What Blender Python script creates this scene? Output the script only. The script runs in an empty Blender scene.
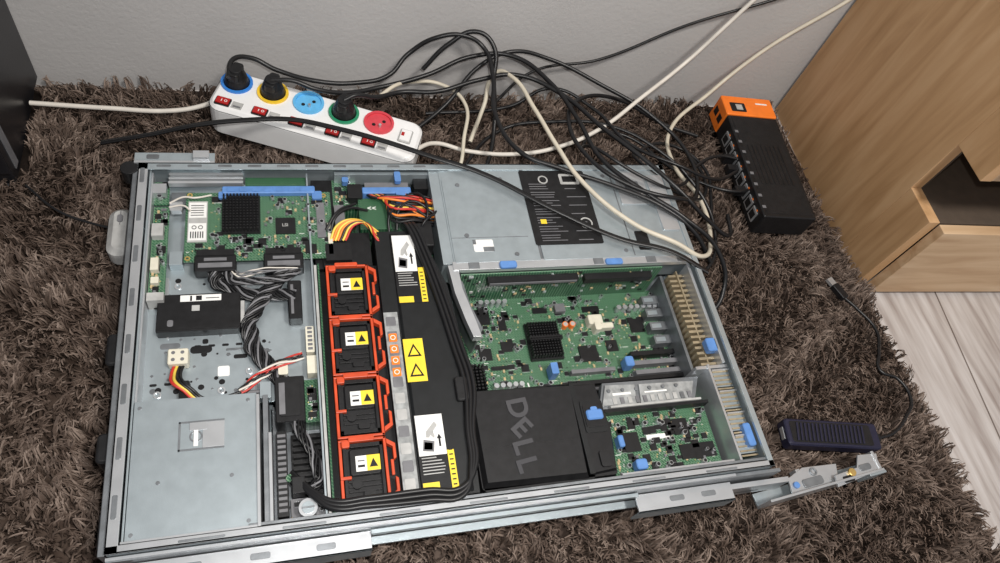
import bpy, math, random
import numpy as np
from mathutils import Matrix, Vector
random.seed(7)
S=0.001
scn=bpy.context.scene
scn.view_settings.view_transform='Standard'

# ------------------------------------------------------------------ materials
def _ramp(nt,fac,stops):
    r=nt.nodes.new("ShaderNodeValToRGB"); el=r.color_ramp.elements
    while len(el)<len(stops): el.new(0.5)
    for e,(p,c) in zip(el,stops): e.position=p; e.color=(*c,1)
    nt.links.new(fac,r.inputs[0]); return r.outputs[0]
def mat(name,col,rough=0.5,metal=0.0,var=0.12,scale=60,bump=0.0,bscale=400,spec=None):
    m=bpy.data.materials.new(name); m.use_nodes=True; nt=m.node_tree
    b=nt.nodes["Principled BSDF"]
    tc=nt.nodes.new("ShaderNodeTexCoord")
    n=nt.nodes.new("ShaderNodeTexNoise"); n.inputs["Scale"].default_value=scale; n.inputs["Detail"].default_value=4
    nt.links.new(tc.outputs["Object"],n.inputs["Vector"])
    lo=tuple(c*(1-var) for c in col); hi=tuple(min(1,c*(1+var)) for c in col)
    nt.links.new(_ramp(nt,n.outputs[0],[(0.3,lo),(0.7,hi)]),b.inputs["Base Color"])
    b.inputs["Roughness"].default_value=rough; b.inputs["Metallic"].default_value=metal
    if spec is not None: b.inputs["Specular IOR Level"].default_value=spec
    if bump>0:
        n2=nt.nodes.new("ShaderNodeTexNoise"); n2.inputs["Scale"].default_value=bscale
        nt.links.new(tc.outputs["Object"],n2.inputs["Vector"])
        bp=nt.nodes.new("ShaderNodeBump"); bp.inputs["Strength"].default_value=bump; bp.inputs["Distance"].default_value=0.001
        nt.links.new(n2.outputs[0],bp.inputs["Height"]); nt.links.new(bp.outputs[0],b.inputs["Normal"])
    return m
M={}
M['steel']=mat("galvanised_steel",(0.42,0.48,0.51),0.34,0.62,0.07,70,0.08,900)
M['steel2']=mat("bright_steel",(0.58,0.60,0.62),0.30,0.68,0.08,40,0.05,900)
M['steeld']=mat("dull_steel",(0.22,0.235,0.25),0.42,0.65,0.2,60,0.1,600)
M['beige']=mat("perforated_steel",(0.40,0.33,0.22),0.42,0.5,0.25,80)
M['black']=mat("black_plastic",(0.010,0.010,0.011),0.40,0,0.25,120,0.15,1500,spec=0.35)
M['black2']=mat("matte_black_plastic",(0.011,0.011,0.012),0.5,0,0.25,120,0.2,1500,spec=0.3)
M['gloss']=mat("glossy_black_lettering",(0.055,0.055,0.06),0.18,0,0.05,60,spec=0.7)
M['shroud']=mat("shroud_plastic",(0.010,0.011,0.012),0.4,0,0.2,80,0.2,2500,spec=0.35)
M['grey']=mat("grey_plastic",(0.15,0.15,0.16),0.5,0,0.15,80)
M['lgrey']=mat("light_grey_plastic",(0.40,0.40,0.39),0.5,0,0.15,80)
M['clear']=mat("frosted_grey_plastic",(0.30,0.31,0.31),0.3,0,0.3,120)
M['white']=mat("white_plastic",(0.80,0.80,0.80),0.35,0,0.04,40)
M['paper']=mat("white_label",(0.78,0.78,0.76),0.6,0,0.05,200)
M['cream']=mat("cream_nylon",(0.66,0.63,0.52),0.45,0,0.06,100)
M['yellow']=mat("yellow_label",(0.85,0.62,0.04),0.5,0,0.06,100)
M['orange']=mat("terracotta_orange_plastic",(0.55,0.065,0.018),0.4,0,0.2,60)
M['orange2']=mat("bright_orange_plastic",(0.88,0.20,0.02),0.4,0,0.08,60)
M['blue']=mat("blue_touchpoint",(0.10,0.23,0.52),0.4,0,0.12,90)
M['sblue']=mat("blue_socket",(0.03,0.20,0.62),0.35,0,0.1,90)
M['slblue']=mat("light_blue_socket",(0.12,0.45,0.78),0.35,0,0.1,90)
M['syellow']=mat("yellow_socket",(0.85,0.55,0.03),0.35,0,0.1,90)
M['sgreen']=mat("green_socket",(0.02,0.25,0.12),0.35,0,0.1,90)
M['sred']=mat("red_socket",(0.62,0.06,0.08),0.35,0,0.1,90)
M['red']=mat("red_rocker",(0.40,0.01,0.01),0.3,0,0.1,90)
M['gold']=mat("gold_contacts",(0.75,0.52,0.18),0.35,0.8,0.1,90)
M['tan']=mat("tan_ceramic",(0.48,0.36,0.20),0.5,0,0.2,90)
M['wred']=mat("red_wire",(0.50,0.03,0.02),0.4); M['worange']=mat("orange_wire",(0.75,0.22,0.03),0.4)
M['wyellow']=mat("yellow_wire",(0.75,0.55,0.08),0.4); M['wblack']=mat("black_wire",(0.010,0.010,0.011),0.36,spec=0.4)
M['wwhite']=mat("white_cable_sheath",(0.66,0.62,0.56),0.45,0,0.08,50)
M['wcream']=mat("cream_cable_sheath",(0.58,0.53,0.43),0.45,0,0.08,50)
M['wgrey']=mat("grey_wire",(0.16,0.16,0.17),0.45)
M['navy']=mat("navy_anodised",(0.020,0.020,0.045),0.42,0.3,0.1,90)
M['cab']=mat("black_furniture_laminate",(0.010,0.010,0.012),0.35,0,0.3,20,0.1,300)
M['wall']=mat("painted_wall",(0.46,0.45,0.445),0.85,0,0.05,5,0.5,180)

def pcbmat(name,a,b,c):
    m=bpy.data.materials.new(name); m.use_nodes=True; nt=m.node_tree; bs=nt.nodes["Principled BSDF"]
    tc=nt.nodes.new("ShaderNodeTexCoord")
    br=nt.nodes.new("ShaderNodeTexBrick"); br.inputs["Scale"].default_value=95; br.inputs["Mortar Size"].default_value=0.03
    br.inputs["Color1"].default_value=(*a,1); br.inputs["Color2"].default_value=(*b,1); br.inputs["Mortar"].default_value=(*c,1)
    mp=nt.nodes.new("ShaderNodeMapping"); mp.inputs["Rotation"].default_value=(0,0,0.785)
    nt.links.new(tc.outputs["Object"],mp.inputs[0]); nt.links.new(mp.outputs[0],br.inputs[0])
    n=nt.nodes.new("ShaderNodeTexVoronoi"); n.inputs["Scale"].default_value=260
    nt.links.new(tc.outputs["Object"],n.inputs["Vector"])
    mx=nt.nodes.new("ShaderNodeMix"); mx.data_type='RGBA'
    f=_ramp(nt,n.outputs["Distance"],[(0.12,(1,1,1)),(0.2,(0,0,0))])
    nt.links.new(f,mx.inputs[0]); nt.links.new(br.outputs[0],mx.inputs[6]); mx.inputs[7].default_value=(*c,1)
    nt.links.new(mx.outputs[2],bs.inputs["Base Color"]); bs.inputs["Roughness"].default_value=0.35
    return m
M['pcb']=pcbmat("green_circuit_board",(0.014,0.075,0.034),(0.022,0.105,0.05),(0.17,0.28,0.18))
M['pcb2']=pcbmat("dark_green_circuit_board",(0.010,0.06,0.028),(0.014,0.08,0.035),(0.09,0.18,0.1))

def woodmat(name,c1,c2,c3,rough,sx,sy,sz,scale=6):
    m=bpy.data.materials.new(name); m.use_nodes=True; nt=m.node_tree; bs=nt.nodes["Principled BSDF"]
    tc=nt.nodes.new("ShaderNodeTexCoord"); mp=nt.nodes.new("ShaderNodeMapping"); mp.inputs["Scale"].default_value=(sx,sy,sz)
    nt.links.new(tc.outputs["Object"],mp.inputs[0])
    n=nt.nodes.new("ShaderNodeTexNoise"); n.inputs["Scale"].default_value=scale; n.inputs["Detail"].default_value=8; n.inputs["Distortion"].default_value=0.6
    nt.links.new(mp.outputs[0],n.inputs["Vector"])
    nt.links.new(_ramp(nt,n.outputs[0],[(0.3,c1),(0.5,c2),(0.72,c3)]),bs.inputs["Base Color"])
    bs.inputs["Roughness"].default_value=rough
    return m
M['oak']=woodmat("light_oak_laminate",(0.42,0.24,0.11),(0.53,0.32,0.16),(0.62,0.40,0.22),0.5,9,9,1.0,5)
M['oakh']=woodmat("light_oak_laminate_horizontal",(0.46,0.29,0.16),(0.58,0.40,0.24),(0.66,0.48,0.31),0.5,1.0,9,9,5)
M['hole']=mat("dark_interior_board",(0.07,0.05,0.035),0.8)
def floormat():
    m=bpy.data.materials.new("pale_laminate_planks"); m.use_nodes=True; nt=m.node_tree; bs=nt.nodes["Principled BSDF"]
    tc=nt.nodes.new("ShaderNodeTexCoord"); mp=nt.nodes.new("ShaderNodeMapping"); mp.inputs["Scale"].default_value=(14,1.2,1); mp.inputs["Rotation"].default_value=(0,0,0.12)
    nt.links.new(tc.outputs["Object"],mp.inputs[0])
    n=nt.nodes.new("ShaderNodeTexNoise"); n.inputs["Scale"].default_value=5; n.inputs["Detail"].default_value=8
    nt.links.new(mp.outputs[0],n.inputs["Vector"])
    g=_ramp(nt,n.outputs[0],[(0.3,(0.33,0.28,0.26)),(0.5,(0.52,0.48,0.46)),(0.7,(0.66,0.63,0.62))])
    br=nt.nodes.new("ShaderNodeTexBrick"); br.inputs["Scale"].default_value=1.0; br.inputs["Brick Width"].default_value=1.2; br.inputs["Row Height"].default_value=0.19
    br.inputs["Mortar Size"].default_value=0.0015; br.inputs["Color1"].default_value=(1,1,1,1); br.inputs["Color2"].default_value=(0.86,0.86,0.86,1); br.inputs["Mortar"].default_value=(0.3,0.27,0.25,1)
    mp2=nt.nodes.new("ShaderNodeMapping"); mp2.inputs["Rotation"].default_value=(0,0,1.57+0.12)
    nt.links.new(tc.outputs["Object"],mp2.inputs[0]); nt.links.new(mp2.outputs[0],br.inputs[0])
    mx=nt.nodes.new("ShaderNodeMix"); mx.data_type='RGBA'; mx.blend_type='MULTIPLY'; mx.inputs[0].default_value=1
    nt.links.new(g,mx.inputs[6]); nt.links.new(br.outputs[0],mx.inputs[7]); nt.links.new(mx.outputs[2],bs.inputs["Base Color"])
    bs.inputs["Roughness"].default_value=0.4
    return m
M['floor']=floormat()

# ------------------------------------------------------------------ mesh builder (mm)
class B_:
    def __init__(s,T=None): s.v=[];s.f=[];s.m=[];s.mats=[];s.T=T or Matrix.Identity(4)
    def mi(s,k):
        if k not in s.mats: s.mats.append(k)
        return s.mats.index(k)
    def add(s,vs,fs,k,T=None):
        o=len(s.v); TT=s.T@T if T is not None else s.T
        s.v+= [tuple((TT@Vector(p))*S) for p in vs]
        i=s.mi(k)
        for f in fs: s.f.append(tuple(o+a for a in f)); s.m.append(i)
    def box(s,x0,x1,y0,y1,z0,z1,k,T=None):
        if x0>x1:x0,x1=x1,x0
        if y0>y1:y0,y1=y1,y0
        vs=[(x0,y0,z0),(x1,y0,z0),(x1,y1,z0),(x0,y1,z0),(x0,y0,z1),(x1,y0,z1),(x1,y1,z1),(x0,y1,z1)]
        s.add(vs,[(0,3,2,1),(4,5,6,7),(0,1,5,4),(1,2,6,5),(2,3,7,6),(3,0,4,7)],k,T)
    def prism(s,pts,z0,z1,k,T=None,top=None):
        n=len(pts); tp=top or pts
        vs=[(x,y,z0) for x,y in pts]+[(x,y,z1) for x,y in tp]
        fs=[tuple(range(n-1,-1,-1)),tuple(range(n,2*n))]+[(i,(i+1)%n,n+(i+1)%n,n+i) for i in range(n)]
        s.add(vs,fs,k,T)
    def rbox(s,x0,x1,y0,y1,z0,z1,r,k,T=None,inset=0):
        def rr(a,b,c,d,r):
            p=[]
            for cx,cy,a0 in ((b-r,c+r,-90),(b-r,d-r,0),(a+r,d-r,90),(a+r,c+r,180)):
                for j in range(6):
                    t=math.radians(a0+j*18); p.append((cx+r*math.cos(t),cy+r*math.sin(t)))
            return p
        if inset>0:
            s.prism(rr(x0,x1,y0,y1,r),z0,z1-inset,k,T)
            s.prism(rr(x0,x1,y0,y1,r),z1-inset,z1,k,T,top=rr(x0+inset,x1-inset,y0+inset,y1-inset,max(r-inset,0.5)))
        else: s.prism(rr(x0,x1,y0,y1,r),z0,z1,k,T)
    def cyl(s,cx,cy,z0,z1,r,k,n=20,T=None,r2=None):
        p=[(cx+r*math.cos(2*math.pi*i/n),cy+r*math.sin(2*math.pi*i/n)) for i in range(n)]
        q=None
        if r2 is not None: q=[(cx+r2*math.cos(2*math.pi*i/n),cy+r2*math.sin(2*math.pi*i/n)) for i in range(n)]
        s.prism(p,z0,z1,k,T,top=q)
    def ring(s,cx,cy,z0,z1,r,ri,k,n=24,T=None):
        vs=[];fs=[]
        for z in (z0,z1):
            for rad in (r,ri):
                vs+=[(cx+rad*math.cos(2*math.pi*i/n),cy+rad*math.sin(2*math.pi*i/n),z) for i in range(n)]
        for i in range(n):
            j=(i+1)%n
            fs+=[(i,j,2*n+j,2*n+i),(n+j,n+i,3*n+i,3*n+j),(2*n+i,2*n+j,3*n+j,3*n+i),(j,i,n+i,n+j)]
        s.add(vs,fs,k,T)
    def done(s,name,parent=None,bevel=0):
        me=bpy.data.meshes.new(name); me.from_pydata(s.v,[],s.f)
        for k in s.mats: me.materials.append(M[k])
        me.polygons.foreach_set("material_index",s.m); me.update()
        o=bpy.data.objects.new(name,me); scn.collection.objects.link(o)
        if parent: o.parent=parent
        if bevel:
            b=o.modifiers.new("bevel","BEVEL"); b.width=bevel*S; b.segments=2; b.limit_method='ANGLE'; b.angle_limit=math.radians(40)
        return o
def empty(name):
    e=bpy.data.objects.new(name,None); e.empty_display_size=0.05; scn.collection.objects.link(e); return e
def cable(name,pts,r,k,parent=None,flat=None):
    cu=bpy.data.curves.new(name,"CURVE"); cu.dimensions='3D'; cu.bevel_resolution=3; cu.resolution_u=10
    paths=pts if isinstance(pts[0],list) else [pts]
    for ps in paths:
        sp=cu.splines.new('BEZIER'); sp.bezier_points.add(len(ps)-1)
        for b,p in zip(sp.bezier_points,ps):
            b.co=Vector(p)*S; b.handle_left_type=b.handle_right_type='AUTO'
    if flat:
        pr=bpy.data.curves.new(name+"_profile","CURVE"); pr.dimensions='2D'
        s2=pr.splines.new('POLY'); s2.points.add(3); s2.use_cyclic_u=True
        for p,c in zip(s2.points,((-1,-1),(1,-1),(1,1),(-1,1))): p.co=(c[0]*flat[0]*S,c[1]*flat[1]*S,0,1)
        po=bpy.data.objects.new(name+"_profile",pr)
        cu.bevel_mode='OBJECT'; cu.bevel_object=po
    else: cu.bevel_depth=r*S
    cu.materials.append(M[k]); cu.use_fill_caps=True
    o=bpy.data.objects.new(name,cu); scn.collection.objects.link(o)
    dg=bpy.context.evaluated_depsgraph_get(); me=bpy.data.meshes.new_from_object(o.evaluated_get(dg)); 
    bpy.data.objects.remove(o); me.name=name
    o=bpy.data.objects.new(name,me); scn.collection.objects.link(o)
    for p in me.polygons: p.use_smooth=True
    if parent: o.parent=parent
    return o
def bundle(name,pts,n,rad,r,keys,parent,twist=0.6):
    for ki,k in enumerate(keys):
        paths=[]
        P=[Vector(p) for p in pts]; D=[]
        for a,b in zip(P[:-1],P[1:]):
            for t in (0,0.34,0.67): D.append(a.lerp(b,t))
        D.append(P[-1])
        for j in range(n):
            if j%len(keys)!=ki: continue
            ph=2*math.pi*j/n; q=[]
            for i,p in enumerate(D):
                d=(D[min(i+1,len(D)-1)]-D[max(i-1,0)]).normalized(); sd=Vector((-d.y,d.x,0)).normalized(); u=d.cross(sd)
                a=ph+twist*i; rr=rad*(0.8+0.3*random.random())
                q.append(tuple(p+sd*math.cos(a)*rr+u*math.sin(a)*rr*0.6))
            paths.append(q)
        if paths: cable(name+"_"+k,paths,r,k,parent)
def text(name,body,size,loc,rotz,k,parent,ext=0.3,bold=0.012):
    cu=bpy.data.curves.new(name,"FONT"); cu.body=body; cu.size=size*S; cu.extrude=ext*S; cu.align_x='CENTER'; cu.align_y='CENTER'; cu.offset=size*bold*S
    cu.materials.append(M[k]); o=bpy.data.objects.new(name,cu)
    scn.collection.objects.link(o); dg=bpy.context.evaluated_depsgraph_get(); me=bpy.data.meshes.new_from_object(o.evaluated_get(dg)); bpy.data.objects.remove(o)
    o=bpy.data.objects.new(name,me); scn.collection.objects.link(o)
    o.location=Vector(loc)*S; o.rotation_euler=(0,0,math.radians(rotz)); o.parent=parent; return o

# ------------------------------------------------------------------ room
b=B_(); b.box(-1500,2600,-1500,690,-20,0,'floor'); b.done("floor")
b=B_(); b.box(-1500,2600,675,775,-20,2400,'wall'); b.done("wall_back")

# ------------------------------------------------------------------ shag rug
def rug():
    rng=np.random.default_rng(3)
    x0,x1,y0,y1=-330,1035,-300,668
    cell=9.0
    nx=int((x1-x0)/cell); ny=int((y1-y0)/cell)
    gx,gy=np.meshgrid(np.arange(nx),np.arange(ny)); gx=gx.ravel().astype(float); gy=gy.ravel().astype(float)
    cx=x0+(gx+rng.random(gx.size))*cell; cy=y0+(gy+rng.random(gx.size))*cell
    ang=2.2*np.sin(cx/71+1.3*np.sin(cy/53))+2.0*np.sin(cy/61+1.1*np.sin(cx/87))+rng.normal(0,0.7,cx.size)
    mag=rng.uniform(3,14,cx.size); hh=rng.uniform(19,29,cx.size)
    nb=10
    cx=np.repeat(cx,nb);cy=np.repeat(cy,nb);ang=np.repeat(ang,nb);mag=np.repeat(mag,nb);hh=np.repeat(hh,nb)
    N=cx.size
    rx=cx+rng.normal(0,4,N); ry=cy+rng.normal(0,4,N)
    keep=np.ones(N,bool)
    keep&=~((rx>2)&(rx<687)&(ry>2)&(ry<443))
    keep&=(rx<x1)&(rx>x0)&(ry<y1)&(ry>y0)
    keep&=~((rx>1020)&(ry>282))
    def cutrot(px,py,a,l,w):
        nonlocal keep
        ca,sa=math.cos(a),math.sin(a); u=(rx-px)*ca+(ry-py)*sa; v=-(rx-px)*sa+(ry-py)*ca
        keep&=~((abs(u)<l/2)&(abs(v)<w/2))
    cutrot(213,557,-0.349,270,64); cutrot(912,497,1.49,230,90); cutrot(834,44,-0.16,130,28)
    keep&=~((rx<-150)&(ry>492))
    rx,ry,cx,cy,ang,mag,hh=[a[keep] for a in (rx,ry,cx,cy,ang,mag,hh)]; N=rx.size
    tx=cx+np.cos(ang)*mag+rng.normal(0,2.6,N); ty=cy+np.sin(ang)*mag+rng.normal(0,2.6,N)
    ty=np.minimum(ty,672)
    ins=(tx>-2)&(tx<691)&(ty>-2)&(ty<447)
    tx=np.where(ins,rx+(tx-rx)*0.1,tx); ty=np.where(ins,ry+(ty-ry)*0.1,ty)
    h=hh*rng.uniform(0.88,1.08,N); w=rng.uniform(0.8,1.4,N)
    dx=tx-rx; dy=ty-ry
    a2=np.arctan2(dy,dx)+np.pi/2+rng.normal(0,0.7,N); wx=np.cos(a2); wy=np.sin(a2)
    bowx=rng.normal(0,2.0,N); bowy=rng.normal(0,2.0,N)
    ts=[0,0.4,0.75,1.0]; V=np.zeros((N,8,3))
    for i,t in enumerate(ts):
        px=rx+dx*t**1.6+bowx*math.sin(math.pi*t); py=ry+dy*t**1.6+bowy*math.sin(math.pi*t); pz=2+h*(1-(1-t)**1.8)-(2.5*t**3)
        ww=w*(1-0.5*t**2)
        V[:,2*i,0]=px-wx*ww;V[:,2*i,1]=py-wy*ww;V[:,2*i,2]=pz
        V[:,2*i+1,0]=px+wx*ww;V[:,2*i+1,1]=py+wy*ww;V[:,2*i+1,2]=pz+0.3
    V=(V*S).reshape(-1,3)
    base=np.array([(x0,y0,0.5),(x1,y0,0.5),(x1,y1,0.5),(x0,y1,0.5),(x0,y0,5),(x1,y0,5),(x1,y1,5),(x0,y1,5)])*S
    V=np.vstack([V,base]); o=np.arange(N)[:,None]*8
    F=np.concatenate([o+np.array([2*i,2*i+1,2*i+3,2*i+2]) for i in range(3)],1).reshape(-1,4)
    k=N*8; F=np.vstack([F,k+np.array([(4,5,6,7),(0,1,5,4),(1,2,6,5),(2,3,7,6),(3,0,4,7),(0,3,2,1)])])
    me=bpy.data.meshes.new("shag_rug"); me.vertices.add(len(V)); me.vertices.foreach_set("co",V.astype(np.float32).ravel())
    me.loops.add(F.size); me.loops.foreach_set("vertex_index",F.astype(np.int32).ravel())
    me.polygons.add(len(F)); me.polygons.foreach_set("loop_start",(np.arange(len(F))*4).astype(np.int32))
    me.update(calc_edges=True)
    m=bpy.data.materials.new("brown_shag_pile"); m.use_nodes=True; nt=m.node_tree; bs=nt.nodes["Principled BSDF"]
    g=nt.nodes.new("ShaderNodeNewGeometry"); tc=nt.nodes.new("ShaderNodeTexCoord")
    n=nt.nodes.new("ShaderNodeTexNoise"); n.inputs["Scale"].default_value=34; n.inputs["Detail"].default_value=4
    nt.links.new(tc.outputs["Object"],n.inputs["Vector"])
    ad=nt.nodes.new("ShaderNodeMath"); ad.operation='MULTIPLY_ADD'; ad.inputs[1].default_value=0.4
    nt.links.new(g.outputs["Random Per Island"],ad.inputs[0]); nt.links.new(n.outputs[0],ad.inputs[2])
    nt.links.new(_ramp(nt,ad.outputs[0],[(0.42,(0.050,0.033,0.025)),(0.75,(0.118,0.084,0.066)),(0.95,(0.235,0.18,0.148))]),bs.inputs["Base Color"])
    bs.inputs["Roughness"].default_value=0.7; bs.inputs["Specular IOR Level"].default_value=0.3
    me.materials.append(m)
    ob=bpy.data.objects.new("shag_rug",me); scn.collection.objects.link(ob)
rug()

# ------------------------------------------------------------------ furniture
e=empty("black_cabinet")
b=B_(); b.box(-600,-156,486,673,18,900,'cab'); b.box(-600,-156,482,486,40,880,'cab')
b.done("carcass",e,1.5)
b=B_(); b.box(-595,-163,464,481,60,420,'cab'); b.box(-595,-163,464,481,426,880,'cab'); b.box(-570,-185,461,464,85,400,'black2'); b.done("drawer_front",e,1.5)
b=B_(); b.box(-155.9,-154.5,500,512,30,890,'grey'); b.done("edge_strip",e)
b=B_(); b.cyl(-178,501,0,20,12,'grey'); b.cyl(-560,515,0,20,12,'grey'); b.cyl(-178,655,0,20,12,'grey'); b.cyl(-560,655,0,20,12,'grey'); b.done("feet",e)
# oak sideboard on the right, slightly turned to the wall
e=empty("oak_sideboard")
T=Matrix.Translation((1026,287,0))@Matrix.Rotation(math.radians(-3.0),4,'Z')
b=B_(T)
b.box(0,18,62,384,0,900,'oak'); b.box(0,18,0,62,0,172,'oak'); b.box(0,18,0,62,262,900,'oak')
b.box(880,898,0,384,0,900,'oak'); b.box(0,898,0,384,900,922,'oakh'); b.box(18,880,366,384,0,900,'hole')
b.done("side_panels",e,0.8)
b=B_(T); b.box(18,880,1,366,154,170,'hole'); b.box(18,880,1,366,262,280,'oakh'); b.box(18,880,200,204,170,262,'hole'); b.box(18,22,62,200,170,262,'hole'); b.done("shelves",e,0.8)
b=B_(T); b.box(20,440,-16,0,8,168,'oakh'); b.box(446,880,-16,0,8,168,'oakh'); b.box(20,440,-16,0,284,890,'oak'); b.box(446,880,-16,0,284,890,'oak'); b.done("drawer_and_door_fronts",e,1)
b=B_(T); b.cyl(425,-20,560,690,5,'steel2'); b.cyl(462,-20,560,690,5,'steel2'); b.done("handles",e)

# ------------------------------------------------------------------ server
srv=empty("rack_server")
W=445;L=689;Z0=20;ZT=107
b=B_()
b.box(0,L,0,W,Z0,Z0+1.5,'steel')
b.box(0,L,0,2,Z0,ZT,'steel'); b.box(0,L,W-2,W,Z0,ZT,'steel'); b.box(0,2,0,W,Z0,ZT,'steel')
b.box(L-2,L,0,W,Z0,ZT-3,'steel')
b.box(0,L,0,7,ZT-2,ZT,'steel2'); b.box(120,L-4,9,12,70,ZT-3,'steeld')
b.box(0,L,W-10,W,ZT-2,ZT,'steel'); b.box(0,11,0,W,ZT-2,ZT,'steel2'); b.box(L-7,L,0,W,ZT-4,ZT,'steel')
for x in range(20,340,34): b.rbox(x,x+16,W-7,W-3,ZT-1,ZT+0.3,1.5,'steeld')
for y in range(30,430,55): b.rbox(3,8,y,y+22,ZT-1,ZT+0.3,1.5,'steeld')
for x in range(60,660,90): b.rbox(x,x+40,2,4.5,ZT-1,ZT+0.3,1,'steeld')
b.box(12,14,8,440,60,ZT-5,'steel')
b.done("chassis",srv,0.4)

# drive cage / front area
b=B_()
b.box(12,192,143,436,74,76,'steel'); b.box(190,192,12,436,60,98,'steel')
b.box(15,128,8,143,60,103,'steel'); b.box(12,128,8,10,60,105,'steel2')
b.box(128,131,8,140,60,106,'steel2'); b.box(134,139,10,142,60,98,'steeld'); b.box(139,142,10,100,60,101,'steel2')
b.box(56,98,88,90,103,103.8,'steeld'); b.box(56,58,88,118,103,103.8,'steeld'); b.box(56,98,116,118,103,103.8,'steeld'); b.box(78,98,90,116,103,103.9,'steel2'); b.box(66,82,108,116,103,104.6,'steel2')
b.ring(72,102,103,104,6,4.5,'steeld'); b.box(70,74,92,112,103,104.4,'paper')
for (x,y) in [(20,15),(120,15),(20,136),(120,136),(105,60),(40,60)]: b.cyl(x,y,103,103.4,2,'steeld',12)
for _ in range(75):
    x=random.uniform(20,150); y=random.uniform(150,300)
    r=random.choice([1.2,1.6,2.2,3.2]); b.cyl(x,y,75.5,76.3,r,random.choice(['black','steeld','steeld']),14)
for x,y in [(30,160),(62,158),(92,160),(45,290),(100,292),(120,180)]: b.ring(x,y,76,77.4,4,2.2,'steel2')
b.rbox(88,100,176,188,76,77,2,'paper'); b.rbox(60,82,205,214,76,76.6,4,'black'); b.rbox(30,50,212,219,76,76.6,3,'steeld')
b.rbox(104,118,196,201,76,76.5,2,'black'); b.rbox(72,78,216,222,76,76.5,2,'black'); b.rbox(96,124,206,209,76,76.5,1.4,'steeld')
for x0,y0,x1,y1 in [(18,320,44,322),(18,146,126,147.4),(126,146,127.4,224),(36,224,38,262),(116,272,118,296)]: b.box(x0,x1,y0,y1,76,77.2,'steel2')
for x in (22,36,50,64,78,92,106): b.rbox(x,x+7,212 if x>50 else 170,(212 if x>50 else 170)+3,76,76.4,1.4,'black')
b.box(14,16,143,436,76,99,'steel2'); b.rbox(20,36,262,300,76,80,2,'steel2')
b.done("drive_cage",srv,0.3)

b=B_(); b.rbox(27,112,226,272,76,90,2,'black',inset=0.8); b.box(50,92,262,270,90,90.4,'paper'); b.box(112,116,234,262,78,87,'lgrey')
b.box(60,62,262.5,269,90.3,90.6,'black'); b.box(66,72,263,269,90.3,90.6,'black'); b.box(76,90,265,266,90.3,90.6,'black'); b.box(30,110,228,231,88,90.5,'black2')
b.rbox(38,44,232,240,90,90.4,2,'grey'); b.box(62,70,250,257,90,90.4,'lgrey'); b.done("optical_drive",srv,0.3)

def chips(b,x0,x1,y0,y1,z,n,avoid=(),big=0.15):
    for _ in range(n):
        x=random.uniform(x0+2,x1-6); y=random.uniform(y0+2,y1-6)
        if any(ax-3<x<bx+1 and ay-3<y<by+1 for ax,bx,ay,by in avoid): continue
        t=random.random()
        if t<big:
            a=random.uniform(5,10); c=random.choice([a,a*0.7]); a=min(a,x1-x-1); c=min(c,y1-y-1)
            b.box(x,x+a,y,y+c,z,z+1.6,'black')
            nn=int(a/1.6)
            for i in range(nn):
                xx=x+0.5+i*1.6; b.box(xx,xx+0.6,y-1,y,z,z+0.7,'steel2'); b.box(xx,xx+0.6,y+c,y+c+1,z,z+0.7,'steel2')
        elif t<big+0.10:
            r=random.uniform(1.6,3); b.cyl(x+3,y+3,z,z+6,r,'steel2',12); b.cyl(x+3,y+3,z+6,z+6.2,r*0.8,'black',8)
        elif t<big+0.2: b.box(x,x+2.5,y,y+4,z,z+1.4,'tan')
        elif t<big+0.28: b.box(x,x+3,y,y+3,z,z+2,'grey')
        elif t<big+0.36: b.box(x,x+1.2,y,y+1.2,z,z+0.2,'gold')
        elif t<big+0.44: b.box(x,x+random.uniform(3,8),y,y+0.7,z,z+0.15,'paper')
        else:
            if random.random()<0.5: b.box(x,x+1.0,y,y+2,z,z+0.8,random.choice(['tan','lgrey','black','steel2']))
            else: b.box(x,x+2,y,y+1.0,z,z+0.8,random.choice(['tan','lgrey','black','steel2']))
b=B_(); b.box(17,34,272,392,88,90,'pcb'); chips(b,17,34,272,392,90,60); b.box(19,27,300,316,90,98,'cream'); b.box(18,30,345,362,90,99,'lgrey'); b.box(20,28,284,292,90,96,'cream')
b.box(16,32,398,432,84,86,'pcb'); chips(b,16,32,398,432,86,18); b.box(14,30,408,422,86,96,'steel2'); b.box(17,34,262,272,76,96,'lgrey')
b.done("control_board",srv)

# raid card
b=B_()
b.box(52,218,312,410,91,93,'pcb')
av=[(54,78,335,398),(91,136,346,404),(92,202,402,414),(150,176,345,372)]
chips(b,52,218,312,404,93,380,av)
b.box(55,76,338,396,93,94.5,'lgrey'); b.box(56,75,340,364,94.5,94.9,'paper'); b.box(56,75,372,394,94.5,94.9,'paper')
for i in range(6): b.box(58+i*2.6,59.2+i*2.6,343,352,94.9,95.1,'black')
for i in range(5): b.box(58,72,375+i*3.5,376+i*3.5,94.9,95.1,'black')
for cx in (62,69): b.ring(cx,358,94.9,95.3,2.6,1.9,'black')
b.box(92,135,348,403,93,96,'black')
for i in range(11):
    for j in range(13): b.box(93.5+i*3.8,95.3+i*3.8,350+j*4.1,352+j*4.1,96,103,'black2')
b.box(152,175,347,370,93,95,'black'); text("chip_marking","LSI",6,(163,359,95.1),0,'lgrey',srv,0.1)
b.box(212,217,315,360,93,96,'cream'); b.box(185,198,318,330,93,96,'black'); b.box(200,210,340,392,93,95,'grey')
for (x,y) in [(56,316),(214,316),(56,406),(210,404)]: b.ring(x,y,93,94,3,1.5,'gold')
b.done("storage_controller_card",srv)
b=B_(); b.rbox(92,200,404,415,93,100,2,'blue',inset=1)
for x in range(98,196,14): b.rbox(x,x+9,406,412,100,101,1,'blue')
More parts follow.
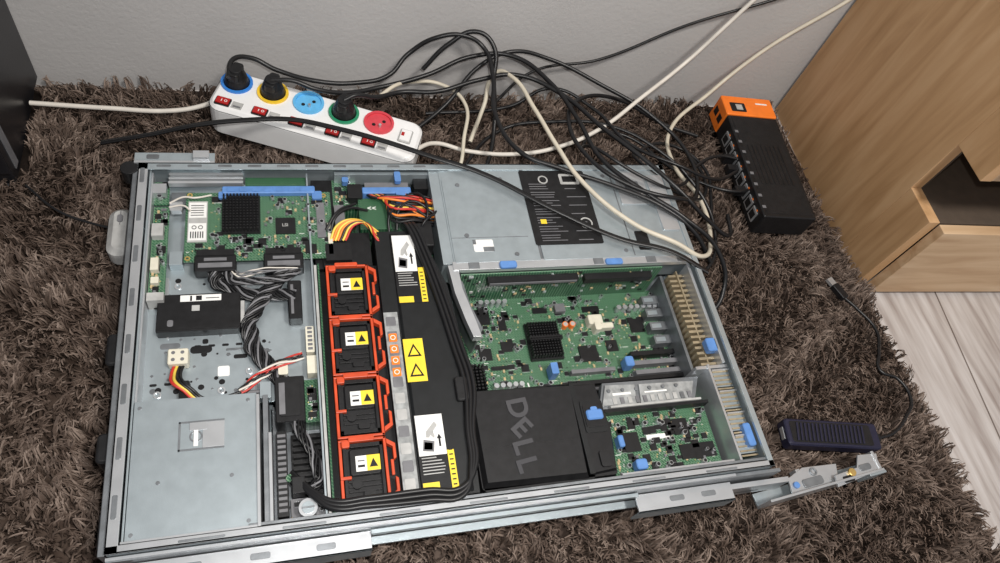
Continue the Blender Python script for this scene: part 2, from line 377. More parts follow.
b.rbox(88,98,398,408,93,98,2,'blue'); b.rbox(196,208,396,408,93,98,2,'blue'); b.done("card_carrier",srv,0.3)
b=B_(); 
for x0,x1 in ((64,108),(138,182)):
    b.rbox(x0,x1,296,318,84,98,2,'black',inset=1); b.box(x0+4,x1-4,300,306,98,99,'grey'); b.box(x0+2,x1-2,316,324,93,99,'black2'); b.box(x0+10,x1-10,309,313,98,98.6,'grey')
b.rbox(163,178,232,282,78,94,2,'black',inset=1); b.box(166,169,238,276,94,94.6,'grey'); b.rbox(180,189,190,222,78,92,1,'cream')
for i in range(6): b.box(182,187,193+i*5,196+i*5,92,92.5,'grey')
b.done("cable_connectors",srv)
bundle("sas_cable",[(84,298,92),(88,286,88),(116,272,84),(148,268,86),(172,264,92)],11,7,1.3,['wblack','wblack','wgrey'],srv,0.9)
bundle("sas_cable_2",[(160,298,92),(150,282,90),(133,262,86),(120,235,84),(124,205,84),(140,180,84),(156,158,86)],13,8,1.3,['wblack','wblack','wgrey'],srv,0.9)
bundle("sas_cable_3",[(96,298,92),(104,284,94),(132,280,98),(160,284,96),(176,296,94)],6,4,1.2,['wblack','wgrey'],srv,0.9)
bundle("thin_wires",[(100,300,92),(112,290,96),(140,296,96),(178,300,96)],5,3,0.8,['wgrey','wwhite'],srv)
b=B_(); b.rbox(40,60,188,206,77,90,2,'cream',inset=1)
for i in range(2):
    for j in range(2): b.cyl(45.5+i*9,193+j*8,90,90.4,2.0,'grey',12)
b.rbox(52,62,150,170,78,86,2,'black'); b.done("molex_plug",srv,0.4)
for i,(k,dx) in enumerate((('wred',0),('wyellow',3),('wblack',6),('wblack',9))):
    cable("molex_wire_"+str(i),[(46+dx,190,82),(44+dx,178,86),(46+dx*1.2,166,92),(56+dx,158,90),(66+dx,150,84),(90,147,83+i),(112,152,84+i)],1.6,k,srv)
bundle("drive_leads",[(112,152,86),(130,166,90),(150,178,92),(176,186,94)],6,4,1.2,['wblack','wwhite','wred'],srv)
cable("grey_ribbon",[(60,150,80),(90,148,82),(120,152,84),(140,150,86)],2,'wgrey',srv)
b=B_()
for i,y in enumerate((420,427,434)): b.rbox(32,116,y,y+4,92,99-i,1.5,'steel2')
b.box(34,60,400,418,76,84,'steeld'); b.box(118,192,418,434,76,92,'pcb2'); b.box(36,50,312,330,76,88,'steel'); b.rbox(34,48,385,398,84,92,2,'steel2'); b.done("front_latch_bars",srv,0.3)
cable("front_wires",[[(34,396,92),(50,400,98),(62,398,99),(80,404,96)],[(34,390,92),(50,388,97),(58,380,98)]],1.1,'wwhite',srv)

# drive bay backplane
b=B_(); b.box(197,199,12,300,26,99,'pcb2'); b.box(193,196,12,300,60,96,'lgrey'); b.box(142,192,10,142,60,62,'steeld'); b.box(131,142,142,160,76,90,'steel')
b.rbox(146,176,112,163,62,93,2,'black',inset=1); b.rbox(151,171,118,157,93,94.5,2,'black2'); b.box(150,156,120,155,94,95.4,'grey')
b.box(146,156,18,104,62,88,'black')
for i in range(14): b.box(147,155,22+i*5.8,25+i*5.8,88,90,'grey')
b.box(160,192,40,104,62,74,'black2')
for i in range(9): b.box(162,190,44+i*6.6,46+i*6.6,74,82,'black')
b.box(176,190,112,160,62,86,'pcb2'); chips(b,176,190,112,160,86,22); b.cyl(158,54,88,92,4,'pcb',14)
b.box(158,192,10,36,62,80,'grey'); b.cyl(174,22,80,96,9,'steel2',24); b.cyl(174,22,96,97,6,'steel',24); b.box(168,180,21,23,97,97.6,'steeld')
b.box(180,190,165,186,78,92,'cream'); b.rbox(150,160,166,182,76,92,2,'cream')
chips(b,146,192,10,36,80,14); b.done("drive_backplane",srv,0.2)
bundle("backplane_leads",[(166,112,90),(172,96,92),(182,76,90),(186,50,88),(178,40,86)],7,5,1.2,['wblack','wblack','wgrey'],srv)

# fans
b=B_()
for i in range(4):
    y=16+i*70.5; y1=y+66
    b.box(210,250,y+3,y1-3,30,96,'black2')
    b.box(210,250,y+3,y+7,96,101,'black'); b.box(210,250,y1-7,y1-3,96,101,'black'); b.box(210,213,y+3,y1-3,96,101,'black'); b.box(247,250,y+3,y1-3,96,101,'black')
    for j in range(3): b.box(214,246,y+14+j*5,y+16+j*5,96,98.6,'black')
    b.rbox(216,247,y+30,y1-8,96,99.8,3,'black',inset=1)
    b.box(222,246.5,y+34,y+50,99.8,100.3,'paper'); b.box(233,246.5,y+34,y+50,100.3,100.6,'yellow'); b.add([(235.5,y+37.5,100.8),(244,y+37.5,100.8),(239.7,y+46.5,100.8)],[(0,1,2)],'black'); b.box(224,231,y+38,y+40.5,100.3,100.6,'black'); b.box(224,231,y+44,y+45.5,100.3,100.6,'grey')
    b.cyl(222,y+22,96,99.5,5,'black2',18); b.rbox(228,240,y+8,y+14,98,100.5,2,'black2')
b.done("cooling_fans",srv,0.3)
b=B_()
for i in range(4):
    y=14.5+i*70.5; y1=y+69
    b.box(206,209,y,y1,60,101,'orange'); b.box(251,254,y,y1,60,102,'orange')
    b.box(206,254,y,y+2.4,70,102,'orange'); b.box(206,254,y1-2.4,y1,70,102,'orange')
    b.prism([(254,y+3),(263,y+9),(263,y+24),(260,y+26),(260,y+12),(254,y+8)],96,104,'orange')
    b.prism([(254,y1-3),(254,y1-8),(260,y1-12),(260,y1-26),(263,y1-24),(263,y1-9)],96,104,'orange')
    b.rbox(216,242,y1-4,y1+1,100,106,1.5,'orange'); b.rbox(209,217,y1-9,y1-2,99,105,1.5,'orange'); b.box(206,217,y+28,y+31,98,103,'orange')
    b.box(257,260,y+28,y+44,98,102,'orange')
b.done("fan_carriers",srv,0.5)
b=B_(); b.box(200,206,12,300,26,80,'black2'); b.box(254,266,12,300,26,90,'black2'); b.done("fan_tray",srv)

# centre airflow shroud
b=B_()
b.prism([(266,14),(344,14),(348,120),(352,190),(346,262),(322,342),(266,342)],60,101,'shroud')
b.prism([(284,16),(338,16),(344,120),(347,190),(341,258),(318,338),(284,338)],101,104,'shroud',top=[(287,19),(335,19),(341,120),(344,190),(338,256),(315,335),(287,335)])
b.box(266,282,20,228,101,103.5,'clear')
for i in range(11): b.rbox(268,279,24+i*18.6,36+i*18.6,103.2,104,1.5,random.choice(['grey','grey','lgrey']))
b.done("airflow_shroud",srv,0.4)
b=B_()
for y in (148,162,176,190):
    b.rbox(269,278,y,y+10,104,104.6,1,'orange2'); b.ring(273.5,y+5,104.6,104.8,3,2.2,'paper')
b.box(284,306,140,192,104,104.5,'yellow')
b.add([(287,170,104.7),(303,170,104.7),(295,186,104.7)],[(0,1,2)],'black'); b.add([(290,172,104.8),(300,172,104.8),(295,182,104.8)],[(0,1,2)],'yellow'); b.add([(287,146,104.7),(303,146,104.7),(295,162,104.7)],[(0,1,2)],'black'); b.add([(290,148,104.8),(300,148,104.8),(295,158,104.8)],[(0,1,2)],'yellow')
def label(x0,x1,y0,y1):
    b.box(x0,x1,y0,y1,104,104.4,'black'); h=y1-y0; w=x1-x0; m=y0+h*0.45
    b.box(x0+1,x1-8,m,y1-1,104.4,104.7,'paper')
    b.box(x1-7.5,x1-0.5,y0+h*0.5,y1-1,104.4,104.6,'shroud'); b.box(x1-7.5,x1-0.5,y0+1,y0+h*0.5,104.4,104.7,'yellow'); b.box(x0+1,x0+18,y0+1,y0+9,104.4,104.7,'yellow')
    # line drawing: hand lifting a module with an arrow
    def P(u,v): return (x0+2+u*(w-11), m+v*(y1-m-2),104.9)
    b.add([P(.12,.12),P(.55,.08),P(.62,.34),P(.2,.4)],[(0,1,2,3)],'grey'); b.add([P(.18,.16),P(.5,.13),P(.54,.3),P(.23,.34)],[(0,1,2,3)],'paper')
    b.add([P(.3,.45),P(.42,.44),P(.8,.74),P(.7,.84),P(.34,.6)],[(0,1,2,3,4)],'lgrey'); b.add([P(.5,.5),P(.6,.42),P(.66,.46),P(.6,.6)],[(0,1,2,3)],'lgrey')
    b.add([P(.78,.2),P(.86,.2),P(.86,.4),P(.92,.4),P(.82,.52),P(.72,.4),P(.78,.4)],[(0,1,2,3,4,5,6)],'black')
    for i in range(6): b.box(x0+3,x0+3+(w-13)*random.uniform(0.6,1),m-3-i*3.3,m-2-i*3.3,104.4,104.7,'lgrey')
    for i in range(8): b.box(x1-6,x1-2,y0+4+i*5.2,y0+5.5+i*5.2,104.7,104.8,'black')
label(285,320,238,334); label(285,323,20,102)
b.done("shroud_labels",srv)
for j,dx in enumerate((0,5,10)):
    cable("power_lead_%d"%j,[(303+dx,362,96),(308+dx,340,108),(318+dx,300,108),(330+dx,240,107),(339+dx,180,107),(345+dx,132,108),(340+dx*.6,80,108),(337+dx*.5,40,108),(325,12+dx*.8,108),(290,11+dx,109),(230,13+dx*.8,108),(196,16+dx*.7,106),(180,30+dx*.5,102),(168,44+dx*.5,96),(160,50+dx,90)],2.7,'wblack',srv)
b=B_(); b.rbox(308,338,318,352,80,104,2,'black2',inset=1); b.rbox(334,348,112,140,96,110,3,'black2',inset=1); b.box(160,172,36,52,84,100,'black'); b.done("lead_clips",srv,0.4)

# midplane wiring bay
b=B_(); b.box(222,356,345,438,26,30,'pcb2'); b.box(196,222,302,436,26,84,'black2'); b.box(222,252,392,436,30,84,'pcb'); chips(b,222,252,392,436,84,40)
b.rbox(240,258,398,420,84,96,2,'black'); b.rbox(258,320,404,414,84,98,2,'blue',inset=1); b.rbox(300,312,392,406,84,99,2,'blue'); b.box(262,318,414,424,80,94,'grey')
b.box(205,262,302,350,50,88,'black2'); b.box(208,238,306,330,88,96,'black2'); b.box(322,356,352,436,30,60,'black2'); b.box(326,356,415,434,60,92,'black2')
b.box(222,234,350,390,60,92,'grey'); b.box(345,358,290,440,60,103,'steel'); b.box(225,345,432,436,80,100,'steel'); b.box(252,290,352,400,70,92,'pcb2')
text("midplane_marking","<<",10,(268,384,92.2),0,'paper',srv,0.2)
b.done("power_midplane",srv,0.3)
cols=['wblack','wred','worange','wblack','wyellow','wred','wblack','worange','wblack','wblack']
for i,k in enumerate(cols):
    y=398-i*4.2
    cable("psu_wire_%d"%i,[[(262+i*2,408,92),(272+i*2,396,99),(290,y,100+(i%3)*2),(320,y-3,99+(i%2)*3),(346,y-2,88)],[(300+i*2,408,92),(305+i,398,97),(320,y+3,98+(i%3)),(350,y,92)]],1.6,k,srv)
for i,k in enumerate(['wyellow','worange','wyellow','worange','wblack','wyellow','wred']):
    cable("fan_wire_%d"%i,[(214+i*3,335,94),(224+i*3.5,352,103),(244+i*2.5,358-i*1.2,105),(262+i,350-i*3,102),(280,338-i*2.5,92)],1.5,k,srv)
cable("loose_wires",[[(215,345,96),(222,362,105),(240,376,104),(262,378,96)],[(210,350,96),(226,372,104),(248,386,100)],[(330,350,92),(336,372,104),(330,396,104),(318,404,96)],[(322,342,96),(330,352,108),(344,366,104),(352,380,96)],[(296,350,92),(300,372,104),(318,384,106),(344,372,98)],[(286,345,92),(288,366,102),(304,380,104),(340,362,98)]],1.7,'wblack',srv)

# PSU bay cover
b=B_()
b.box(358,686,288,438,60,104,'steel'); b.prism([(360,290),(470,290),(470,436),(372,436),(360,420)],104,105.2,'steel')
b.box(474,684,290,436,104,105.6,'steel'); b.box(470,474,290,438,103,104.3,'steeld')
b.rbox(386,412,305,323,105.2,105.8,2,'paper'); b.box(398,412,305,312,105.8,106,'steeld'); b.box(386,390,316,323,105.8,106,'steeld')
b.rbox(468,562,312,434,105.6,106.2,3,'black2')
b.box(360,460,326,327,105.2,105.6,'steeld'); b.box(600,601.5,292,436,105.6,106,'steeld')
for x,y in [(380,330),(440,300),(440,420),(380,410),(590,300),(590,425),(640,300),(640,425)]: b.cyl(x,y,105,106.2,3,'steeld',14)
b.rbox(606,650,375,430,105.6,107,3,'steel2'); b.rbox(618,640,392,414,107,107.6,2,'steeld'); b.rbox(655,680,330,425,105.6,107.5,3,'steel2'); b.rbox(610,628,300,330,105.6,106.4,2,'black2')
b.box(356,689,280,292,98,105,'steel2')
for x in (375,540,615,660): b.box(x,x+14,281,290,105,105.4,'steeld')
b.prism([(350,288),(362,288),(363,255),(372,212),(376,190),(366,190),(360,214),(353,250)],92,103.5,'steel2')
b.prism([(362,280),(368,270),(372,240),(382,205),(376,198),(370,215),(363,250)],40,92,'steeld')
b.done("power_supply_cover",srv,0.4)
b=B_(); b.rbox(414,436,279,289,105,109,3,'blue',inset=1); b.rbox(556,580,279,288,105,108,3,'blue',inset=1); b.rbox(300,308,418,434,98,104,2,'blue'); b.rbox(234,242,422,430,90,98,2,'blue')
b.rbox(664,678,152,170,88,98,3,'blue',inset=1); b.rbox(672,682,28,56,88,99,3,'blue',inset=1); b.rbox(534,548,22,34,68,80,3,'blue',inset=1); b.rbox(520,527,50,64,68,80,2,'blue',inset=1); b.rbox(572,584,160,174,36,52,3,'blue',inset=1); b.rbox(470,479,157,172,35,54,1,'blue'); b.done("blue_release_tabs",srv)
b=B_()
for i,y in enumerate((318,332,346,360,374,388,402)):
    for dy,xa,wd in ((0,478,40),(4,478,34),(8,478,38)): b.box(xa,xa+random.uniform(wd*0.6,wd),y+dy,y+dy+1.0,106.2,106.4,'grey')
    b.box(528,528+random.uniform(16,28),y,y+1.2,106.2,106.4,'grey')
b.ring(500,418,106.2,106.5,7,5,'lgrey'); b.rbox(524,552,410,428,106.2,106.5,2,'lgrey'); b.rbox(528,548,414,424,106.5,106.6,1,'black2'); b.ring(545,345,106.2,106.5,9,7,'lgrey'); b.box(482,490,345,352,106.2,106.5,'yellow'); b.done("cover_label_print",srv)

# motherboard
b=B_(); b.box(345,684,14,279,30,33,'pcb')
chips(b,352,660,132,276,33,1000,[(450,500,180,242),(352,388,130,165)],0.13)
b.box(453,497,184,236,33,38,'black')
for i in range(11):
    for j in range(13): b.box(454+i*3.8,456+i*3.8,185.5+j*3.8,187.3+j*3.8,38,49,'black')
b.box(453,497,207,212,38,49,'black')
for i in range(7):
    for j in range(9): b.box(352+i*4.4,354.4+i*4.4,134+j*4.2,136+j*4.2,36,72,'black')
b.box(350,384,132,172,33,37,'black')
b.rbox(540,560,226,240,33,46,2,'cream',inset=1); b.rbox(554,574,220,228,33,44,2,'cream',inset=1); b.rbox(546,554,216,228,33,48,2,'cream')
b.box(488,650,130,137,33,52,'black'); b.box(490,648,132,135,52,53,'grey'); b.box(585,655,150,156,33,46,'grey'); b.box(585,655,163,169,33,46,'grey'); b.box(585,655,176,182,33,46,'black'); b.box(500,655,141,146,33,50,'black')
b.box(500,560,160,165,33,42,'grey'); b.box(520,545,178,200,33,36,'black'); b.box(385,410,240,262,33,35,'black'); b.box(388,404,190,206,33,35,'black'); b.box(602,622,215,235,33,35,'black'); b.box(500,514,250,262,33,40,'grey')
for x in (508,518): b.cyl(x,230,33,42,4,'orange2',16); b.cyl(x,230,42,42.4,3,'steel2',16)
for x in range(400,440,8): b.cyl(x,268,33,44,3.2,'steel2',14); b.cyl(x,152,33,44,3.2,'steel2',14)
for x in range(590,650,9): b.cyl(x,250,33,43,3.4,'steel2',14)
for (x,y,w_,h_) in ((418,200,14,14),(420,230,10,20),(470,252,20,8),(560,190,16,16),(540,250,24,8),(400,176,26,5)): b.box(x,x+w_,y,y+h_,33,35,'black')
b.ring(640,200,33,34,4,2,'gold')
b.done("motherboard",srv)
text("board_logo","DELL",13,(434,150,33.2),8,'paper',srv,0.15)
b=B_(); b.box(366,640,277,279,33,97,'pcb')
for _ in range(130):
    x=random.uniform(370,630); z=random.uniform(40,92); w=random.uniform(1,6); h=random.uniform(1,4); b.box(x,x+w,275.6,277,z,z+h,random.choice(['black','tan','lgrey','steel2','black']))
b.box(400,520,268,277,84,92,'black'); b.box(530,625,268,277,80,90,'black'); b.box(402,518,267,268,86,90,'grey'); b.done("riser_card",srv)

# rear wall slots
b=B_()
for i in range(18):
    y=138+i*7.8; b.box(654,676,y,y+3.4,50,86-i*0.3,'beige')
b.box(665,667,138,278,50,84,'beige')
b.box(676,680,135,280,40,98,'steel2'); b.box(648,652,135,280,33,70,'steeld'); b.box(655,658,14,135,40,96,'steel2'); b.box(640,684,130,134,33,94,'steel2')
for i in range(4):
    y=22+i*28; b.box(660,684,y,y+20,88,91,'steel'); b.box(660,684,y+20,y+22,80,95,'steel2')
for i in range(20): b.box(661,683,18+i*5.6,20+i*5.6,91,92.5,'beige')
for i in range(4): b.box(624,652,190+i*20,202+i*20,34,48,'steeld'); b.box(626,640,193+i*20,199+i*20,48,48.6,'steel')
b.done("rear_io_panel",srv,0.2)

# lower right expansion card + tray
b=B_(); b.prism([(508,98),(632,92),(650,128),(520,130)],66,76,'steeld'); b.prism([(512,101),(556,99),(560,124),(522,126)],76,79,'clear'); b.prism([(562,99),(628,96),(640,122),(566,124)],76,78.5,'clear')
for i in range(6): b.cyl(524+i*18,118,78,81,2.2,'steeld',12)
for i in range(11): b.box(526+i*10,531+i*10,101,109,78.5,80,random.choice(['lgrey','steeld','grey']))
b.box(528,552,112,115,79,79.6,'paper'); b.box(570,600,112,114,78.6,79.4,'paper'); b.box(520,640,96,98.5,76,83,'lgrey')
b.box(512,650,16,100,64,66,'pcb'); b.box(512,650,92,96,66,80,'black'); chips(b,514,648,18,92,66,320,[(530,552,45,70)],0.16); b.box(531,551,46,69,66,68.5,'black'); b.box(562,592,58,64,66,67,'paper'); b.box(600,620,60,80,66,67.5,'black'); b.box(600,646,30,48,66,67.5,'black')
b.box(508,650,14,17,60,92,'steel2'); b.box(560,640,17,22,66,72,'black'); b.done("expansion_card",srv,0.2)

# processor shroud with logo
b=B_(); b.rbox(352,478,16,128,40,88,4,'black2'); b.rbox(350,505,18,129,60,88,4,'black2')
b.prism([(351,20),(470,17),(474,127),(351,130)],88,96,'black2',top=[(355,24),(466,22),(470,123),(355,126)])
b.prism([(474,18),(506,20),(512,70),(506,128),(474,128)],84,92,'black',top=[(477,22),(502,24),(508,70),(502,124),(477,124)])
b.rbox(478,505,66,104,92,93.5,3,'shroud'); b.rbox(480,504,72,100,93,94.5,3,'black'); b.rbox(486,499,26,44,92,95,3,'black2'); b.box(470,476,20,126,90,95,'shroud'); b.box(356,466,60,61,96,96.3,'black')
b.done("processor_shroud",srv,0.6)
b=B_(); b.rbox(482,502,80,92,94.5,97.5,3,'blue',inset=1.5); b.rbox(488,496,88,95,94.5,97,2,'blue'); b.done("shroud_latch",srv)
for ch,x,y,r in (("D",402,102,-84),("E",402,79,-56),("L",400,58,-82),("L",400,38,-82)):
    text("logo_letter_"+ch,ch,32,(x,y,96.4),r,'gloss',srv,0.7,0.03)

# front ears with latches
b=B_(); b.rbox(-9,0,8,40,30,95,2,'black'); b.rbox(-9,0,405,438,30,95,2,'black'); b.rbox(-18,-2,190,226,62,94,5,'black',inset=2); b.rbox(-18,-2,88,118,62,94,5,'black',inset=2); b.cyl(-10,440,84,104,10,'black',24); b.box(-6,0,0,445,30,103,'steeld'); b.done("front_ears",srv,0.8)
b=B_(); b.box(-5,84,446,449,60,106,'steel2'); b.box(-5,84,449,462,103,105,'steel'); b.box(60,78,449,460,105,112,'steel2'); b.box(0,640,446,450,45,85,'steeld'); b.rbox(8,22,452,459,105,105.6,2,'steeld'); b.done("far_slide_rail",srv,0.4)
b=B_(); b.box(0,700,-5,-1,42,98,'steeld'); b.box(20,232,-24,-6,84,87,'steel2'); b.box(20,232,-24,-22,58,87,'steel'); b.box(20,690,-14,-6,56,60,'steel'); b.box(232,520,-10,-6,84,92,'steel'); b.box(520,640,-26,-6,80,83,'steel2'); b.box(520,640,-26,-24,56,83,'steel'); b.box(0,640,-4,-1,96,100,'steel2')
for x in (60,120,180,560,600): b.rbox(x,x+18,-18,-12,87 if x<300 else 83,(87 if x<300 else 83)+0.5,2,'steeld')
b.box(640,720,-14,-8,48,80,'steel2'); b.done("near_slide_rail",srv,0.4)
T=Matrix.Translation((696,-32,0))@Matrix.Rotation(math.radians(6),4,'Z')
b=B_(T); b.box(0,175,0,3,34,66,'steel2'); b.box(0,175,3,18,34,37,'steel'); b.prism([(40,0),(110,0),(120,24),(70,30),(44,22)],52,55,'steel2'); b.prism([(100,-4),(170,2),(178,22),(150,26),(140,12),(104,10)],60,63,'steel2')
b.rbox(60,90,6,16,55,57,3,'steeld'); b.cyl(128,8,63,66,5,'gold',16); b.box(60,66,18,30,40,54,'steel2'); b.cyl(50,12,55,58,4,'blue',16); b.box(150,176,-3,0,40,66,'steel'); b.box(170,174,0,26,40,64,'steel2'); b.rbox(112,128,-2,6,63,64,2,'black'); b.rbox(142,160,6,14,63,64,3,'steeld'); b.ring(82,22,55,57,5,3,'steeld'); b.done("rail_end_bracket",srv,0.4)

# ------------------------------------------------------------------ power strip
ps=empty("power_strip")
T=Matrix.Translation((213,557,0))@Matrix.Rotation(math.radians(-20.4),4,'Z')
b=B_(T)
b.rbox(-142,142,-39,39,30,72,18,'white',inset=0); b.rbox(-142,142,-39,39,72,77,18,'white',inset=5); b.done("body",ps,1.2)
b=B_(T)
socks=[(-118.5+i*49.7,15) for i in range(5)]
for (u,v),k in zip(socks,('sblue','syellow','slblue','sgreen','sred')):
    b.ring(u,v,76,80,21,17.5,k); b.cyl(u,v,76.6,77.4,17.5,k,28); b.cyl(u-6,v-5,77.4,77.8,2.6,'black',12); b.cyl(u+6,v+5,77.4,77.8,2.6,'black',12); b.cyl(u+3,v-6,77.4,82,2,'steel2',12)
b.done("sockets",ps)
b=B_(T)
for i,(u,v) in enumerate(socks):
    b.rbox(u-14,u+6,-32,-18,76.8,79,1.5,'black'); b.box(u-12.5,u+4.5,-30.5,-19.5,79,80.5,'red'); b.box(u-6,u-5,-27,-23,80.5,80.7,'paper'); b.ring(u,-25,80.5,80.7,2,1.3,'paper'); b.box(u+8,u+22,-31,-19,77,77.6,'lgrey'); b.box(u+10,u+20,-29,-26,77.6,77.8,'grey')
b.rbox(112,130,-8,16,76.8,79,2,'lgrey'); b.box(114,128,-6,14,79,80.5,'white'); b.box(115,119,2,8,80.5,81.5,'red'); b.done("rocker_switches",ps)
b=B_(T)
for idx in (0,1,3):
    u,v=socks[idx]; b.cyl(u,v,78,90,17,'black',28,r2=14); b.cyl(u,v,90,104,14,'black',28,r2=9); b.rbox(u-7,u+7,v-14,v+14,90,102,4,'black',inset=1)
b.done("plugs",ps,0.8)

# ------------------------------------------------------------------ cables
def C1(name,p,r,k): return cable(name,p,r,k)
C1("black_power_cable",[(98,600,98),(104,628,104),(125,640,98),(160,632,85),(215,618,80),(270,620,78),(315,630,85),(345,655,105),(385,658,135),(425,655,142),(452,643,132),(460,600,120),(452,530,114),(476,462,112),(530,432,112),(600,400,113),(660,365,113),(705,330,100),(735,300,70)],3.3,'wblack')
C1("black_power_cable",[(153,594,102),(180,592,104),(210,586,96),(250,592,85),(300,610,80),(370,628,90),(440,652,108),(500,645,118),(548,595,116),(575,525,114),(592,450,114),(640,390,115),(690,345,112),(738,305,90),(750,262,55),(722,236,38),(696,250,36)],3.3,'wblack')
C1("black_power_cable",[(246,560,102),(262,566,106),(290,574,96),(330,592,90),(380,590,95),(440,605,105),(500,612,112),(560,575,114),(610,505,116),(660,440,118),(700,390,112),(740,360,90),(790,350,60),(812,395,48)],3.3,'wblack')
C1("black_power_cable",[(345,560,40),(400,600,60),(450,640,100),(500,655,118),(560,650,112),(640,612,100),(720,562,85),(765,490,75),(748,412,80),(692,378,114),(622,398,117),(572,450,116),(562,520,110),(602,585,95),(680,606,75),(760,580,50),(820,560,44)],3.1,'wblack')
C1("black_power_cable",[(366,640,90),(400,652,128),(440,656,150),(464,640,140),(466,606,105),(468,560,60),(450,500,40),(430,470,38),(400,462,36)],3.3,'wblack')
C1("black_network_cable",[(400,480,38),(480,560,50),(560,560,70),(640,540,85),(710,490,85),(760,430,70),(778,370,50),(752,310,38),(714,300,36)],2.6,'wblack')
C1("black_network_cable",[(372,600,40),(500,600,60),(560,610,90),(620,570,90),(660,500,90),(720,450,100),(790,440,80),(850,470,62)],2.6,'wblack')
C1("black_network_cable",[(872,440,56),(830,432,60),(790,450,55),(740,500,45),(700,550,45),(640,560,50),(600,520,60),(590,470,112),(640,420,115),(700,400,100),(770,420,60),(800,470,45),(790,540,40)],2.6,'wblack')
C1("black_network_cable",[(872,500,56),(830,505,58),(780,480,60),(730,430,80),(690,420,100),(660,455,100),(690,510,60),(760,540,45),(810,500,40),(800,430,40),(770,360,40)],2.6,'wblack')
C1("black_network_cable",[(470,600,60),(540,650,85),(652,664,104),(776,666,179),(896,666,234),(1010,666,294)],2.2,'wblack')
C1("white_power_cable",[(342,510,60),(375,532,50),(424,522,45),(498,513,50),(560,517,62),(625,537,80),(700,582,105),(783,632,140),(820,645,190),(852,652,245),(890,656,310)],3.2,'wwhite')
C1("cream_network_cable",[(430,540,45),(455,590,70),(474,628,100),(492,606,113),(512,540,116),(530,470,116),(550,408,117),(606,335,117),(660,302,116),(702,290,100),(745,335,75),(765,420,60),(752,490,50),(765,560,50),(850,625,80),(930,656,150),(1020,660,246),(1058,664,290)],3.2,'wcream')
C1("cream_network_cable",[(300,590,84),(325,612,84),(350,628,76),(393,630,72),(425,598,70),(416,530,62),(400,480,45),(380,466,38)],2.8,'wcream')
C1("white_power_cable",[(-152,606,36),(-60,600,36),(20,596,38),(60,600,45),(80,602,55)],3.2,'wwhite')
cable("black_flat_strap",[(-62,537,38),(0,532,60),(62,530,82),(120,530,92),(175,527,98),(230,508,104),(288,482,110),(350,452,113),(414,424,113),(507,358,114),(582,313,114),(650,290,114),(700,262,104)],1,'wblack',None,flat=(3.2,1.2))
C1("thin_black_cable",[(-140,470,34),(-100,430,34),(-60,410,34),(-35,400,36),(-22,392,40)],1.6,'wblack')

# ------------------------------------------------------------------ ethernet switch
sw=empty("network_switch")
T=Matrix.Translation((912,497,0))@Matrix.Rotation(math.radians(-4.5),4,'Z')
b=B_(T); b.rbox(-46,46,-125,85,28,70,3,'black',inset=1.5); b.box(-40,40,-118,80,70,70.4,'black2')
for i in range(8): b.box(-30+i*8,-26+i*8,-60,20,70.4,71,'black')
b.done("case",sw,0.5)
b=B_(T); b.rbox(-47,47,85,128,28,72,3,'orange2',inset=1.5); b.rbox(-36,-8,92,112,72,72.6,2,'black'); b.box(-26,-14,96,108,72.6,73,'lgrey'); b.box(-47.6,-46.6,90,102,42,56,'black'); b.box(-47.6,-46.6,108,120,42,56,'black'); b.box(14,36,112,115,72,72.5,'paper'); b.done("orange_end_panel",sw,0.5)
b=B_(T)
for i in range(8):
    y=-112+i*22; b.box(-48,-46,y,y+17,38,58,'steel2'); b.box(-48.6,-47.5,y+2.5,y+14.5,41,54,'black2'); b.box(-48.6,-47.8,y+3,y+6,60,62,'orange2'); b.box(-44,-38,y+3,y+8,70.4,71,'grey')
for i in (2,4,5): y=-112+i*22; b.box(-66,-46,y+3,y+14,42,54,'black')
b.done("ports",sw)
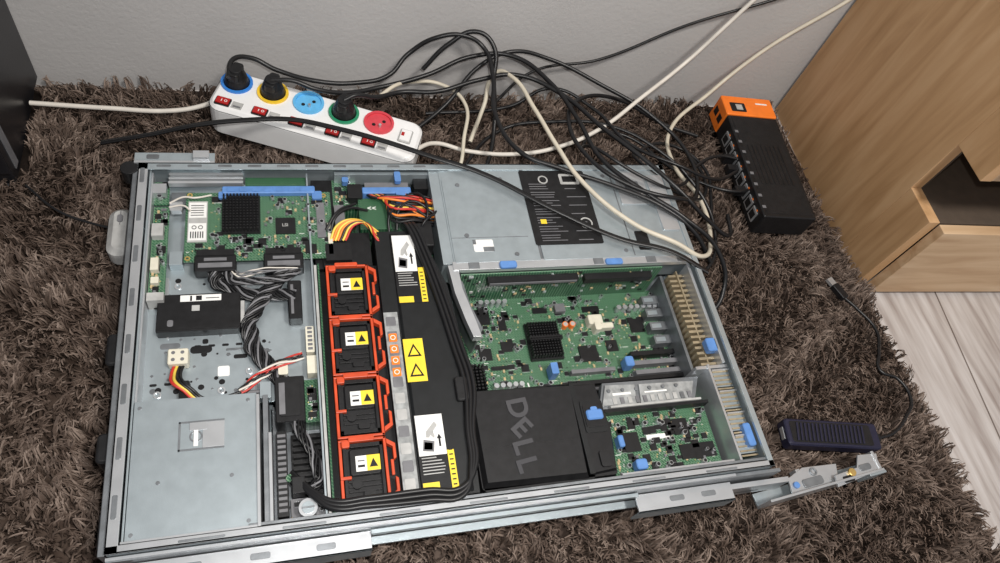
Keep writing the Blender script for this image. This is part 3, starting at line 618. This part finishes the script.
# ------------------------------------------------------------------ usb hub
hub=empty("usb_hub")
T=Matrix.Translation((834,44,0))@Matrix.Rotation(math.radians(-9),4,'Z')
b=B_(T); b.rbox(-68,68,-18,18,31,48,5,'navy',inset=2); b.rbox(-62,56,-14,14,48,48.6,3,'black')
for i in range(18):
    x=-56+i*5.6; b.prism([(x,-12),(x+2.6,-12),(x+6,12),(x+3.4,12)],48.6,50,'navy')
b.box(-69,-67.5,-8,8,35,42,'steel2'); b.rbox(60,74,-6,6,34,43,3,'black'); b.done("body",hub,0.5)
cable("lead",[(905,33,40),(935,38,38),(968,58,38),(990,82,38),(985,112,38),(962,128,38),(975,155,38),(990,190,37),(975,225,38),(960,248,38)],2.4,'wblack',hub)
T=Matrix.Translation((957,256,0))@Matrix.Rotation(math.radians(110),4,'Z'); b=B_(T); b.rbox(-12,14,-6,6,34,43,3,'black',inset=1); b.box(14,26,-5,5,36,41,'steel2'); b.done("usb_plug",hub)
# ------------------------------------------------------------------ computer mouse beside the server front
ms=empty("computer_mouse")
b=B_(); b.rbox(-40,-12,352,420,30,46,13,'lgrey'); b.rbox(-40,-12,352,420,46,56,13,'lgrey',inset=7); b.box(-26.5,-25.5,392,412,56,56.4,'grey'); b.rbox(-29,-23,396,406,55,58,2,'grey'); b.done("shell",ms,2)

# ------------------------------------------------------------------ camera
R=Vector((0.9592,-0.1802,0.2176));U=Vector((0.0419,0.8527,0.5209));Bk=Vector((-0.2794,-0.4903,0.8254))
cam=bpy.data.cameras.new("Camera"); co=bpy.data.objects.new("Camera",cam); scn.collection.objects.link(co)
m=Matrix.Identity(4)
for i,v in enumerate((R,U,Bk)):
    for j in range(3): m[j][i]=v[j]
m.translation=Vector((0.1684,-0.1636,0.8203)); co.matrix_world=m
cam.lens=25.67; cam.sensor_width=36; cam.clip_start=0.01; scn.camera=co
# ------------------------------------------------------------------ light
w=bpy.data.worlds.new("room_ambient"); scn.world=w; w.use_nodes=True
w.node_tree.nodes["Background"].inputs[0].default_value=(0.96,0.96,1,1); w.node_tree.nodes["Background"].inputs[1].default_value=0.27
def area(name,loc,target,size,en,col):
    l=bpy.data.lights.new(name,"AREA"); l.shape='DISK'; l.size=size; l.energy=en; l.color=col
    o=bpy.data.objects.new(name,l); scn.collection.objects.link(o); o.location=loc
    o.rotation_euler=(Vector(target)-Vector(loc)).to_track_quat('-Z','Y').to_euler()
area("ceiling_lamp",(0.9,-0.5,2.3),(0.4,0.2,0),0.35,42,(1,0.95,0.89))
area("phone_flash",(0.2,-0.12,0.86),(0.5,0.27,0),0.02,4.6,(1,0.98,0.95))
